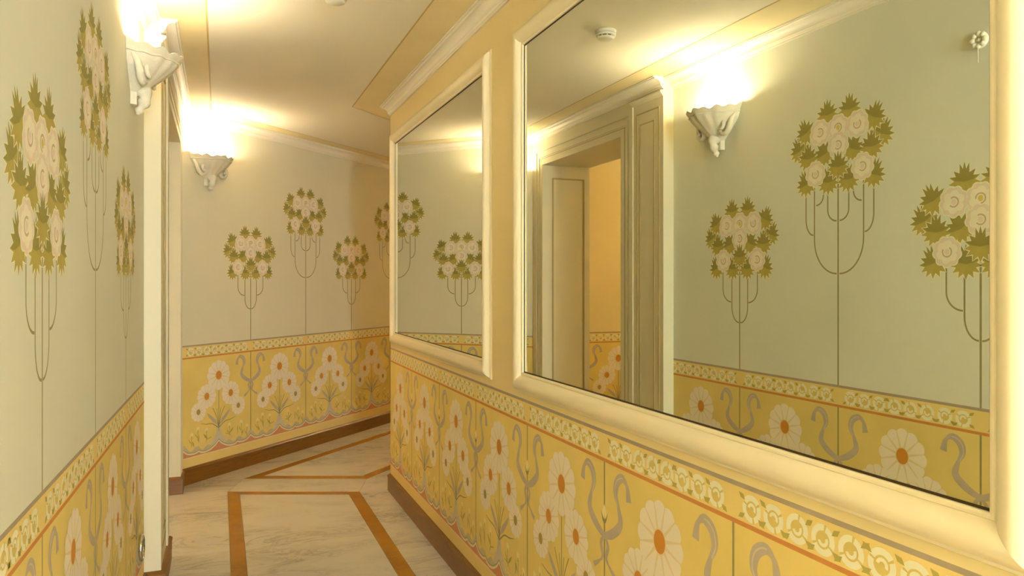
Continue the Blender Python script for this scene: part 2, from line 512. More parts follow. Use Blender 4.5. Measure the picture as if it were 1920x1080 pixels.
# second panel, along the far wall
def Ep(d, u): return (E0[0] + NE[0] * d + D2[0] * u, E0[1] + NE[1] * d + D2[1] * u)
def EmZ(d, Z):                                # point at distance d from far wall at camera depth Z
    x0, y0 = Ep(d, 0); k = (Z - (x0 * SN + y0 * CS)) / (D2[0] * SN + D2[1] * CS)
    return (x0 + D2[0] * k, y0 + D2[1] * k)
a0, a1, b0, b1 = 0.254, 0.330, 1.004, 1.082
UE = 5.6
slab([EmZ(a0, Zc), EmZ(a1, Zd), Ep(a1, UE), Ep(a0, UE)], 'inlay_band', 'ochre_marble', 0.0, 0.0004)
slab([EmZ(b1, Zc), EmZ(b0, Zd), Ep(b0, UE), Ep(b1, UE)], 'inlay_band', 'ochre_marble', 0.0, 0.0004)
slab([EmZ(a0, Zc), EmZ(a1, Zd), EmZ(b0, Zd), EmZ(b1, Zc)], 'inlay_band', 'ochre_marble', 0.0, 0.0004)
q = 2.1
slab([EmZ(a1, Zd), EmZ(b0, Zd), Ep(b0, q), Ep(a1, q)])
slab([Ep(a1, q), Ep(b0, q), Ep(b0, 3.9), Ep(a1, 3.9)]); slab([Ep(a1, 3.9), Ep(b0, 3.9), Ep(b0, UE), Ep(a1, UE)])
# strip between the two panels and along the walls
slab([mit(B1[0], Za), mit(B2[1], Za), EmZ(b1, Zc), EmZ(a0, Zc)])
slab([EmZ(a0, Zc), Ep(a0, 1.9), Ep(-0.02, 1.9), EmZ(-0.02, Zc)])
slab([Ep(a0, 1.9), Ep(a0, UE), Ep(-0.02, UE), Ep(-0.02, 1.9)])
slab([mit(B1[0], Za), EmZ(a0, Zc), EmZ(-0.02, Zc), Ep(-0.02, -0.05), (-0.50, 5.76), mit(-0.50, Za)])
slab([mit(B2[1], Za), mit(TR, Za), RC, Ep(1.404, 1.2), Ep(b1, 1.2), EmZ(b1, Zc)])
slab([Ep(b1, 1.2), Ep(1.404, 1.2), Ep(1.404, UE), Ep(b1, UE)])
# side room floor
for i in range(3):
    for j in range(4):
        slab([(-2.6 + i * .7, 3.1 + j * .75), (-1.9 + i * .7, 3.1 + j * .75), (-1.9 + i * .7, 3.85 + j * .75), (-2.6 + i * .7, 3.85 + j * .75)])

# ------------------------------------------------------------------ baseboards and cornices
BBP = [(0, 0.0), (0.018, 0.0), (0.018, 0.092), (0.021, 0.096), (0.021, 0.104), (0.014, 0.110), (0.008, 0.116), (0, 0.118)]
def baseboard(name, path, side, label):
    mb = MB(); sweep(mb, path, BBP, side, 'baseboard_wood')
    return tag(mb.build(name), label, 'baseboard', 'structure')
baseboard('baseboard_right', [(TR, S_BACK), RC, R2], 1, 'brown wooden baseboard along the right wall under the mirrors')
baseboard('baseboard_left', [(tL(S_BACK), S_BACK), (tL(S_P0), S_P0), (TP, S_P0), (TP, S_O0), (REV, S_O0)], -1, 'brown wooden baseboard along the left wall and around the white pilaster')
baseboard('baseboard_far', [(REV, S_O1), (TP, S_O1), (TP, E0[1]), (E1[0], E1[1])], -1, 'brown wooden baseboard along the far wall from the door surround')
CP = [(0, CEIL - 0.067), (0.008, CEIL - 0.067), (0.008, CEIL - 0.059), (0.014, CEIL - 0.057), (0.017, CEIL - 0.051)]
for k in range(8):
    a = k / 7 * pi / 2
    CP.append((0.020 + 0.034 * (1 - math.cos(a)), CEIL - 0.049 + 0.032 * math.sin(a)))
CP += [(0.058, CEIL - 0.016), (0.062, CEIL - 0.012), (0.062, CEIL - 0.008), (0.070, CEIL - 0.008), (0.070, CEIL), (0, CEIL)]
def cornice(name, path, side, label):
    mb = MB(); sweep(mb, path, CP, side, 'white_trim')
    return tag(mb.build(name), label, 'cornice', 'structure')
cornice('trim_1', [(TR, S_BACK), RC, R2], 1, 'cream cornice moulding above the yellow mirror wall')
cornice('trim_2', [(tL(S_BACK), S_BACK), (tL(S_P0), S_P0)], -1, 'cream cornice moulding above the left wall up to the pilaster')
cornice('trim_3', [(TP, S_P0), (TP, E0[1]), (E1[0], E1[1])], -1, 'cream cornice moulding above the door surround and far wall')

# ------------------------------------------------------------------ pilaster and door surround on the left
mb = MB(); mb.box((-0.72, S_P0, -0.02), (TP, S_P1, CEIL + 0.02), 'portal_cream')
pil = tag(mb.build('trim_4'), 'white panelled pilaster at the end of the left wall', 'pilaster', 'structure')
def rect_mould(s0, s1, z0, z1, x, w, h, name, parent, mat='portal_cream'):
    """raised moulding rectangle on a plane of constant x facing +x"""
    for (ya, yb, za, zb) in ((s0, s0 + w, z0, z1), (s1 - w, s1, z0, z1), (s0 + w, s1 - w, z0, z0 + w), (s0 + w, s1 - w, z1 - w, z1)):
        m = MB(); m.box((x, ya, za), (x + h, yb, zb), mat); m.build(name, parent)
rect_mould(S_P0 + 0.042, S_P1 - 0.030, 0.20, 2.500, TP, 0.006, 0.003, 'panel_moulding', pil, 'groove_tan')
rect_mould(S_P0 + 0.095, S_P1 - 0.072, 0.27, 2.43, TP, 0.006, 0.004, 'inner_moulding', pil, 'groove_tan')
mb = MB()
cap = [(0, 2.556), (0.006, 2.556), (0.010, 2.566), (0.016, 2.570), (0.022, 2.580), (0.022, 2.588), (0, 2.590)]
sweep(mb, [(TP, S_P0), (TP, S_P1), (TP - 0.02, S_P1)], cap, -1, 'portal_cream')
mb.build('capital_moulding', pil)

# door_1: the cased opening beside it, with deep reveals
mb = MB()
mb.box((REV, S_P1, -0.02), (TP, S_O0, CEIL + 0.02), 'portal_cream')
mb.box((REV, S_O1, -0.02), (TP, E0[1] + 0.0, CEIL + 0.02), 'portal_cream')
mb.box((REV, S_O0, OPEN_H), (TP, S_O1, CEIL + 0.02), 'portal_cream')
mb.prism([(REV, E0[1]), (TP, E0[1]), (TP - 0.12, 6.02), (REV, 6.02)], -0.02, CEIL + 0.02, 'portal_cream')
door = tag(mb.build('door_1'), 'white cased doorway opening into the yellow side room', 'doorway', 'structure')
def casing(inset, w, h, mat, name):
    s0, s1, zt = S_O0 - inset, S_O1 + inset, OPEN_H + inset
    for poly in ([(s0 - w, 0.0), (s0, 0.0), (s0, zt), (s0 - w, zt + w)], [(s1, 0.0), (s1 + w, 0.0), (s1 + w, zt + w), (s1, zt)], [(s0, zt), (s1, zt), (s1 + w, zt + w), (s0 - w, zt + w)]):
        m = MB(); n = len(poly)
        f = [(TP + h, p[0], p[1]) for p in poly]; b = [(TP, p[0], p[1]) for p in poly]
        m.face(f, mat); m.face(b[::-1], mat)
        for i in range(n):
            m.face([b[i], b[(i + 1) % n], f[(i + 1) % n], f[i]], mat)
        o = m.build(name, door)
casing(0.000, 0.046, 0.004, 'portal_cream', 'casing_bead')
casing(0.062, 0.030, 0.005, 'portal_cream', 'casing_step')
casing(0.046, 0.006, 0.002, 'groove_tan', 'casing_groove_shade')  # thin raised strip, its dark colour standing in for groove shade
casing(0.112, 0.045, 0.008, 'portal_cream', 'casing_moulding')
# panels in the two reveals and the soffit
def reveal_mould(y, sgn, x0, x1, z0, z1, w, h):
    for (xa, xb, za, zb) in ((x0, x0 + w, z0, z1), (x1 - w, x1, z0, z1), (x0 + w, x1 - w, z0, z0 + w), (x0 + w, x1 - w, z1 - w, z1)):
        m = MB(); m.box((xa, min(y, y + sgn * h), za), (xb, max(y, y + sgn * h), zb), 'groove_tan'); m.build('reveal_moulding', door)
reveal_mould(S_O1, -1, REV + 0.05, TP - 0.085, 0.16, 2.30, 0.012, 0.006)
reveal_mould(S_O0, 1, REV + 0.05, TP - 0.085, 0.16, 2.30, 0.012, 0.006)

# side room seen through the opening in the mirror
RM = (-2.55, 3.05, 6.02)
room_far = Wall('wall_side_room_far', (REV + 0.02, RM[2]), (RM[0], RM[2]), 'golden yellow side room wall with a daisy dado beyond the doorway', Z4('dado_yellow', 'yellow_wall'), ext=(0, 0.1), thick=0.1)
# normal must face -y: left of travel when going towards -x
room_left = Wall('wall_side_room_left', (RM[0], RM[2]), (RM[0], RM[1]), 'golden yellow side room wall facing the doorway', Z4('dado_yellow', 'yellow_wall'), ext=(0.1, 0.1))
room_near = Wall('wall_side_room_near', (RM[0], RM[1]), (-0.5, RM[1]), 'golden yellow side room wall nearest the viewer, hidden', Z4('dado_yellow', 'yellow_wall'), ext=(0.1, 0.0))
room_in = Wall('wall_side_room_inner', (-0.72, RM[1]), (-0.72, S_P0 + 0.1), 'golden yellow side room wall behind the pilaster, hidden', Z4('dado_yellow', 'yellow_wall'), ext=(0.0, 0.0), thick=0.05)

# ------------------------------------------------------------------ painted decoration meshes (flat paint on the plaster)
def lobed(r, n, depth, rot=0, N=64, sx=1, sz=1):
    return [((r * (1 - depth + depth * abs(math.cos(n / 2 * (2 * pi * i / N + rot))))) * math.cos(2 * pi * i / N) * sx,
             (r * (1 - depth + depth * abs(math.cos(n / 2 * (2 * pi * i / N + rot))))) * math.sin(2 * pi * i / N) * sz) for i in range(N)]

def arc_ring(mb, r0, r1, a0, a1, y, mat, n=14, cx=0, cz=0):
    for k in range(n):
        t0 = a0 + (a1 - a0) * k / n; t1 = a0 + (a1 - a0) * (k + 1) / n
        mb.poly2([(cx + r0 * math.cos(t0), cz + r0 * math.sin(t0)), (cx + r0 * math.cos(t1), cz + r0 * math.sin(t1)),
                  (cx + r1 * math.cos(t1), cz + r1 * math.sin(t1)), (cx + r1 * math.cos(t0), cz + r1 * math.sin(t0))], y, mat)

def rose_mesh(kind):
    mb = MB()
    mb.poly2(lobed(0.0600, 9, 0.13, 0.2), 0.0000, 'outline_cream')
    mb.poly2(lobed(0.0555, 9, 0.13, 0.2), 0.0002, 'rose_pink')
    for k in range(6):                                   # paler petals inside
        a = 2 * pi * k / 6 + 0.4
        cx, cz = 0.026 * math.cos(a), 0.026 * math.sin(a)
        mb.poly2([(cx + 0.0175 * math.cos(2 * pi * i / 14), cz + 0.0175 * math.sin(2 * pi * i / 14)) for i in range(14)], 0.0004 + k * 0.00001, 'rose_cream')
    mb.poly2([(0.027 * math.cos(2 * pi * i / 20), 0.027 * math.sin(2 * pi * i / 20)) for i in range(20)], 0.0005, 'rose_cream')
    arc_ring(mb, 0.015, 0.0205, -2.5 + kind, 2.2 + kind, 0.0006, 'rose_mauve')
    mb.poly2([(0.010 * math.cos(2 * pi * i / 12), 0.0115 * math.sin(2 * pi * i / 12)) for i in range(12)], 0.0006, 'rose_yellow' if kind == 1 else 'rose_pink')
    return mb.mesh('rose')
def leaf_mesh(rot, flip):
    mb = MB()
    NP = 13
    def star(r, k):
        pts = []
        for i in range(NP * 2):
            a = -pi / 2 + pi * i / NP
            long = 1.0 if abs(math.sin(a)) < 0.95 or math.sin(a) < 0 else 1.22
            rr = r * (long if i % 2 == 0 else k)
            pts.append((rr * math.cos(a) * 1.03, rr * math.sin(a) * 0.92))
        return pts
    c, s_ = math.cos(rot), math.sin(rot)
    R = lambda P: [((x * c - z * s_) * flip, x * s_ + z * c) for x, z in P]
    mb.poly2(R(star(0.0588, 0.71)), 0.0000, 'outline_cream')
    mb.poly2(R(star(0.0560, 0.64)), 0.0002, 'leaf_light')
    up = [p for p in star(0.0550, 0.64)]
    half = [p for p in up if p[1] > 0.004]
    half.sort(key=lambda p: math.atan2(p[1], p[0]))
    half = [(0.03, 0.0045)] + half + [(-0.03, 0.0045), (0, 0.000)]
    mb.poly2(R(half), 0.0004, 'leaf_dark')
    mb.poly2(R([(-0.006, 0.0), (-0.005, 0.045), (0, 0.066), (0.005, 0.045), (0.006, 0.0)]), 0.0005, 'leaf_dark')
    return mb.mesh('leaf')
ROSES = [rose_mesh(0), rose_mesh(1), rose_mesh(-1.2)]
LEAVES = {(0, 1): leaf_mesh(0, 1), (1, 1): leaf_mesh(0.45, 1), (1, -1): leaf_mesh(0.45, -1)}

def tree_stems(kind, z0, W=0.007):
    """stems below the crown; crown bottom at z = z0 above floor, u = 0 at the trunk"""
    mb = MB(); y = 0.0004
    def up(x): return [(x, z0 + 0.07)]
    def q(x0, za, x1, zb):         # vertical at x0 down to za, then a curve into x1 at zb
        pts = [(x0, z0 + 0.05), (x0, za)]
        for k in range(1, 11):
            a = k / 10 * pi / 2
            pts.append((x0 + (x1 - x0) * (1 - math.cos(a)), za + (zb - za) * math.sin(a)))
        return pts
    mb.stroke([(0, z0 + 0.05), (0, Z_GREY)], W * 1.15, y, 'stem_green')
    for sg in (-1, 1):
        if kind == 'short':
            mb.stroke(q(sg * 0.062, z0 - 0.15, sg * 0.006, z0 - 0.235), W, y, 'stem_green')
            mb.stroke(q(sg * 0.135, z0 - 0.06, sg * 0.068, z0 - 0.128), W, y, 'stem_green')
        else:
            mb.stroke(q(sg * 0.138, z0 - 0.21, sg * 0.008, z0 - 0.365), W, y, 'stem_green')
            mb.stroke(q(sg * 0.190, z0 - 0.11, sg * 0.144, z0 - 0.187), W, y, 'stem_green')
            mb.stroke(q(sg * 0.059, z0 - 0.08, sg * 0.008, z0 - 0.130), W, y, 'stem_green')
            mb.stroke(q(sg * 0.085, z0 - 0.01, sg * 0.128, z0 - 0.052), W, y, 'stem_green')
    return mb.mesh('painted_rose_tree')
TREE = {'short': (tree_stems('short', 1.47), 1.47), 'tall': (tree_stems('tall', 1.85), 1.85)}
CROWN_LEAF_BACK = [(.252, .213, 1), (-.252, .213, 1)]
CROWN_LEAF = [(.195, .168, 0), (-.195, .168, 0), (.208, .290, 1), (-.208, .290, 1), (.068, .349, 0), (-.068, .349, 0),
              (.085, .175, 1), (-.085, .175, 1), (.062, .045, 0), (-.062, .045, 0), (.205, .050, 1), (-.205, .050, 1)]
CROWN_ROSE = [(0, .282, 1), (.115, .278, 2), (-.115, .278, 0), (.145, .092, 0), (-.145, .092, 2), (0, .205, 0)]
def painted_tree(wall, dist, kind, label):
    me, z0 = TREE[kind]
    t = wall.part('painted_rose_tree', me, dist); t['label'] = label
    def put(name, me, x, z, y): link(name, me, t, (x * 0.91, y, z0 + z), 0, (1.13, 1, 1.13) if name == 'leaf' else (1.04, 1, 1.04))
    for (x, z, r) in CROWN_LEAF_BACK: put('leaf', LEAVES[(1, -1 if x > 0 else 1)], x, z, 0.0010)
    for i, (x, z, r) in enumerate(CROWN_LEAF): put('leaf', LEAVES[(r, 1) if r == 0 else (1, -1 if x > 0 else 1)], x, z, 0.0017 + 0.0000 * i)
    for i, (x, z, k) in enumerate(CROWN_ROSE): put('rose', ROSES[k], x, z, 0.0025 + 0.00002 * i + (0.0008 if i == 5 else 0))
    put('leaf', LEAVES[(0, 1)], 0, .107, 0.0042)

def daisy_mesh(center):
    mb = MB(); n = 12
    mb.poly2(lobed(1.0, n, 0.09, 0, 72), 0.0, 'daisy_gap')
    for k in range(n):
        a = 2 * pi * k / n; h = pi / n * 0.93
        pts = [(0.20 * math.cos(a), 0.20 * math.sin(a))]
        for j in range(7):
            b = a - h + 2 * h * j / 6
            rr = 1.0 - 0.085 * abs((j - 3) / 3) ** 2.2
            pts.append((rr * math.cos(b), rr * math.sin(b)))
        mb.poly2(pts, 0.0003 + (k % 2) * 0.00002, 'daisy_petal')
    mb.poly2([(0.29 * math.cos(2 * pi * i / 20), 0.33 * math.sin(2 * pi * i / 20)) for i in range(20)], 0.0006, 'daisy_gap')
    mb.poly2([(0.25 * math.cos(2 * pi * i / 20), 0.29 * math.sin(2 * pi * i / 20)) for i in range(20)], 0.0008, center)
    return mb.mesh('daisy')
DAISY = {c: daisy_mesh(c) for c in ('daisy_orange', 'daisy_olive')}

def tulip_mesh():
    mb = MB()
    mb.poly2([(-.010, 0), (-.013, .012), (-.009, .026), (-.004, .020), (0, .032), (.004, .020), (.009, .026), (.013, .012), (.010, 0), (0, -.006)], 0.0, 'tulip_cream')
    mb.stroke([(0, -.004), (0.001, -.03), (0, -.065)], .004, 0.0, 'leaf_light')
    mb.poly2([(0, -.05), (.012, -.03), (.026, -.008), (.018, -.034)], 0.0002, 'leaf_light')
    mb.poly2([(-.004, -.008), (.004, -.008), (.003, .006), (-.003, .006)], 0.0002, 'leaf_light')
    return mb.mesh('tulip')
TULIP = tulip_mesh()

def bud_mesh():
    mb = MB()
    mb.poly2([(-.014, .0), (-.018, .018), (-.010, .034), (0, .052), (.010, .034), (.018, .018), (.014, 0), (0, -.008)], 0.0, 'tulip_cream')
    mb.poly2([(0, -.012), (-.012, .0), (-.022, .030), (-.010, .012), (0, .004)], 0.0002, 'stem_green')
    mb.poly2([(0, -.012), (.012, .0), (.022, .030), (.010, .012), (0, .004)], 0.0002, 'stem_green')
    mb.poly2([(-.003, -.01), (0, .026), (.003, -.01)], 0.0002, 'stem_green')
    return mb.mesh('tulip_bud')
BUD = bud_mesh()

def ribbon_mesh():
    mb = MB()
    mb.stroke([(0, Z_RED - .004), (0, 0.25)], 0.0075, 0.0003, 'stem_green')
    for sg in (-1, 1):
        P = catmull([(sg * x, z) for x, z in ((0.004, .668), (.052, .688), (.097, .728), (.088, .775), (.070, .815), (.080, .852), (.112, .869), (.138, .850), (.147, .808))], 6)
        n = len(P)
        W = [0.014 + 0.017 * abs(math.sin(2.3 * i / n * pi + 0.3)) for i in range(n)]
        mb.stroke(P, W, 0.0007, 'ribbon_mauve')
        Q = P[int(n * .40):int(n * .78)]
        mb.stroke([(x - sg * .004, z) for x, z in Q], 0.004, 0.0009, 'ribbon_light')
        T = catmull([(0, .668), (sg * .022, .640), (sg * .012, .600), (sg * .040, .574), (sg * .070, .556)], 6)
        mb.stroke(T, [0.007 + 0.010 * abs(math.sin(1.6 * i / len(T) * pi)) for i in range(len(T))], 0.0007, 'ribbon_mauve')
    mb.poly2([(-.016, .655), (.016, .655), (.020, .668), (.012, .680), (-.012, .680), (-.020, .668)], 0.0009, 'ribbon_mauve')
    return mb.mesh('painted_ribbon')
RIBBON = ribbon_mesh()

WAVE = [(0, .256), (.03, .232), (.08, .207), (.13, .198), (.165, .203), (.188, .214), (.205, .207), (.25, .205), (.29, .214), (.325, .240)]
def panel_mesh(W):
    mb = MB(); k = W / 0.65
    pts = [(-x * k, z) for x, z in WAVE[::-1]] + [(x * k, z) for x, z in WAVE[1:]]
    # scallop smoothing between listed points
    fine = catmull(pts, 4)
    for i in range(len(fine) - 1):
        (xa, za), (xb, zb) = fine[i], fine[i + 1]
        mb.poly2([(xa, Z_STRIP), (xb, Z_STRIP), (xb, zb), (xa, za)], 0.0003, 'wave_red')
        ha, hb = 0.034 + .012 * math.cos(xa * 60), 0.034 + .012 * math.cos(xb * 60)
        mb.poly2([(xa, za), (xb, zb), (xb, zb + hb), (xa, za + ha)], 0.0003, 'wave_lilac')
    mb.stroke(fine, 0.008, 0.0006, 'wave_white')
    mb.stroke([(x, z + 0.011) for x, z in fine], 0.003, 0.0006, 'stem_green')
    # bouquet foot, tied stems and leaves
    mb.poly2([(-.016, .375), (.016, .375), (.022, .33), (.040, .285), (.080, .235), (.045, .235), (0, .275), (-.045, .235), (-.080, .235), (-.040, .285), (-.022, .33)], 0.0005, 'ribbon_light')
    st = 'stem_green'; y = 0.0007
    mb.stroke([(0, .33), (0, .64)], .005, y, st)
    for sg in (-1, 1):
        mb.stroke(catmull([(sg * .003, .36), (sg * .022, .44), (sg * .058, .51)], 5), .005, y, st)
        mb.stroke(catmull([(sg * .002, .36), (sg * .010, .44), (sg * .020, .50)], 5), .004, y, st)
        mb.stroke(catmull([(sg * .004, .355), (sg * .06, .392), (sg * .12, .400), (sg * .17, .412)], 5), [.007, .007, .007, .007, .007, .006, .006, .006, .005, .005, .005, .004, .004, .003, .003, .002], y, st)
        mb.poly2([(sg * .004, .372), (sg * .05, .400), (sg * .100, .452), (sg * .112, .482), (sg * .082, .462), (sg * .03, .42)], 0.0005, 'ribbon_mauve')
        for (x, z, dx, dz) in ((.10, .285, .05, .05), (.06, .30, .06, -.015), (.19, .27, .0, .07), (.23, .25, .02, .05), (.13, .26, -.03, .04)):
            mb.poly2([(sg * x, z), (sg * (x + dx * .5 + .006), z + dz * .5 - .004), (sg * (x + dx), z + dz), (sg * (x + dx * .5 - .006), z + dz * .5 + .006)], 0.0006, 'leaf_light')
        mb.stroke(catmull([(sg * .02, .30), (sg * .09, .262), (sg * .17, .268), (sg * .19, .315)], 5), .004, 0.0006, 'ribbon_light')
    return mb.mesh('painted_dado_panel')
PANELS = {}
def rosette_mesh(flip):
    mb = MB()
    s = 0.030
    pts = [(0.95 * s * math.cos(2 * pi * i / 20), 1.08 * s * math.sin(2 * pi * i / 20)) for i in range(20)]
    mb.poly2(pts, 0.0, 'rose_yellow')
    for a0_, a1_, r0, r1 in ((0.5, 2.5, .60, 1.05), (2.7, 4.4, .58, 1.02), (4.6, 6.6, .62, 1.05)):
        arc_ring(mb, r0 * s, r1 * s, a0_ * flip, a1_ * flip, 0.0003, 'outline_cream', 9)
    arc_ring(mb, .22 * s, .46 * s, 0.2 * flip, 3.6 * flip, 0.0003, 'outline_cream', 8)
    for (x, z, r) in ((1.1, .95, .8), (1.15, -.9, -.7), (-1.05, -.98, .8)):
        c, n = math.cos(r), math.sin(r)
        mb.poly2([((x + .5 * c * u - .22 * n * v) * s * flip, (z * .8 + .5 * n * u * .7 + .22 * c * v) * s) for u, v in ((-1, 0), (0, 1), (1, 0), (0, -1))], 0.0005, 'leaf_light')
    return mb.mesh('frieze_rosette')
ROSETTE = [rosette_mesh(1), rosette_mesh(-1)]

def painted_panel(wall, dist, W, skip=None):
    key = round(W, 3)
    if key not in PANELS: PANELS[key] = panel_mesh(W)
    p = wall.part('painted_dado_panel', PANELS[key], dist)
    k = W / 0.65
    for i, (x, z, r, c) in enumerate(((-.195, .492, .070, 'daisy_olive'), (.190, .500, .070, 'daisy_olive'), (-.118, .600, .090, 'daisy_orange'), (.114, .604, .090, 'daisy_orange'), (0, .748, .112, 'daisy_orange'))):
        o = link('daisy', DAISY[c], p, (x * k, 0.0012 + i * 0.0004, z), 0, (r, 0.4, r))
    for (x, z) in ((-.285, .305), (-.225, .345), (-.105, .345), (.115, .345), (.195, .365), (.250, .330)):
        link('tulip', TULIP, p, (x * k, 0.0009, z), 0, 1.1)
    n = 8
    for i in range(n):
        link('frieze_rosette', ROSETTE[(i * 7 // 3) % 2], p, ((-0.258 + 0.516 * i / (n - 1)) * k, 0.0004, (Z_RED + Z_GREY) / 2 - 0.002))
    return p

def lines(wall, u0, u1):
    for nm, z, w, m in (('painted_line', Z_GREY, 0.011, 'grey_line'), ('painted_line', Z_RED, 0.011, 'red_line'), ('painted_line', Z_STRIP, 0.005, 'wave_white')):
        mb = MB(); L = abs(u1 - u0)
        mb.stroke([(-L / 2, z), (L / 2, z)], w, 0.0005, m)
        wall.part(nm, mb.mesh(nm), (u0 + u1) / 2)

# right wall
divs = [s_at(x, TR) for x in (772, 822, 889, 984.6, 1130.6, 1375)]
sp = (divs[0] - divs[-1]) / 5
sR = [divs[0] + sp * (1 - i) for i in range(10)]
lines(wall_r, wall_r.dist_of_y(-0.8), wall_r.dist_of_y(RC[1]))
for i, s in enumerate(sR):
    if s < RC[1] - 0.1 and s > -0.6:
        rb = wall_r.part('painted_ribbon', RIBBON, wall_r.dist_of_y(s))
        link('tulip_bud', BUD, rb, (0, 0.0012, 0.712))
for i in range(len(sR) - 1):
    c = (sR[i] + sR[i + 1]) / 2
    if c < RC[1] - 0.30 and c > -0.6: painted_panel(wall_r, wall_r.dist_of_y(c), sp)
# left wall
tv = 2 * TR - tL(2.5)
sL = [s_at(x, tv) for x in (1394, 1576, 1838)]
spL = (sL[0] - sL[2]) / 2
lines(wall_l, 0, wall_l.dist_of_y(0.2))
ord_l = ['nearest the white pilaster', 'tall one between two lower trees', 'lower one towards the viewer', 'tall one nearest the viewer']
for i in range(5):
    s = sL[0] - spL * i
    d = wall_l.dist_of_y(s)
    wall_l.part('painted_ribbon', RIBBON, d)
    if i < 4: painted_tree(wall_l, d, 'short' if i % 2 == 0 else 'tall', 'painted rose tree on the left wall, ' + ord_l[i])
    painted_panel(wall_l, wall_l.dist_of_y(s + spL / 2), spL)
# far wall
def e_u(px):
    r = (px - 960) / F_PX
    X0 = E0[0] * CS - E0[1] * SN; Z0 = E0[0] * SN + E0[1] * CS
    dX = D2[0] * CS - D2[1] * SN; dZ = D2[0] * SN + D2[1] * CS
    return (r * Z0 - X0) / (dX - r * dZ)
uE = [e_u(x) for x in (470, 572, 659)]
spE = (uE[2] - uE[0]) / 2
lines(wall_e, E_LEN - 4.2, E_LEN)
ord_e = ['beneath the shell sconce', 'tall one in the middle', 'lower one before the shaded corner', 'tall one in the shade of the corner', 'lower one seen in the small mirror only', 'tall one beyond the corner']
for i in range(6):
    u = uE[0] + spE * i
    wall_e.part('painted_ribbon', RIBBON, E_LEN - u)
    painted_tree(wall_e, E_LEN - u, 'short' if i % 2 == 0 else 'tall', 'painted rose tree on the far wall, ' + ord_e[i])
    painted_panel(wall_e, E_LEN - (u - spE / 2), spE)
# side room
dc = (REV + 0.02) - (-1.203)
lines(room_far, 0, 1.9)
painted_panel(room_far, dc, 0.65); painted_panel(room_far, dc + 0.65, 0.65)
room_far.part('painted_ribbon', RIBBON, dc - .325); room_far.part('painted_ribbon', RIBBON, dc + .325)

# ------------------------------------------------------------------ framed mirrors
FP = [(0.0, 0.006), (0.0, 0.012), (0.004, 0.014), (0.009, 0.014), (0.011, 0.012), (0.013, 0.014)]
FP += catmull([(0.015, 0.018), (0.024, 0.0265), (0.036, 0.0315), (0.048, 0.0325), (0.060, 0.0280), (0.068, 0.0195), (0.073, 0.0115)], 3)
FP += [(0.0745, 0.0095), (0.080, 0.0085), (0.082, 0.006), (0.082, 0.0)]
FRW = 0.082
def mirror(name, s0, s1, z0, z1, label):
    root = bpy.data.objects.new(name, None); COL.objects.link(root)
    root.location = (TR, (s0 + s1) / 2, z0 - FRW)
    tag(root, label, 'mirror', group=None)
    def loc(s, z, h): return (-h, s - (s0 + s1) / 2, z - (z0 - FRW))
    m = MB(); a, b = loc(s0 - .02, z0 - .02, 0.005), loc(s1 + .02, z1 + .02, 0.005)
    m.face([(a[0], a[1], a[2]), (a[0], a[1], b[2]), (a[0], b[1], b[2]), (a[0], b[1], a[2])], 'mirror_glass')
    m.box((-0.0045, a[1], a[2]), (-0.0008, b[1], b[2]), 'rebate_dark')
    m.build('glass', root)
    # dark rebate line round the glass
    def ring(d): return [(s0 - d, z0 - d), (s1 + d, z0 - d), (s1 + d, z1 + d), (s0 - d, z1 + d)]
    m = MB(); A = ring(-0.0045); B = ring(0.001)
    for i in range(4):
        j = (i + 1) % 4
        m.face([loc(*A[i], 0.0062), loc(*A[j], 0.0062), loc(*B[j], 0.0062), loc(*B[i], 0.0062)], 'rebate_dark')
    m.build('rebate', root)
    for i in range(4):
        j = (i + 1) % 4
        rows = [[loc(*ring(d)[i], h), loc(*ring(d)[j], h)] for d, h in FP]
        m = MB(); m.grid(rows[::-1], 'frame_cream', False)
        o = m.build('frame_rail', root)
        me = o.data
        for p in me.polygons: p.use_smooth = 5 <= (len(FP) - 2 - p.index) <= len(FP) - 6
mirror('wall_mirror', s_at(1852, TR - 0.016), s_at(985, TR), 1.45 - 0.3525, 1.45 + 0.9175, 'large wide cream-framed mirror nearest the viewer on the yellow wall')
mirror('wall_mirror', s_at(905, TR - 0.016), s_at(742, TR), 1.45 - 0.345, 1.45 + 0.930, 'farther cream-framed mirror beside the corner of the yellow wall')

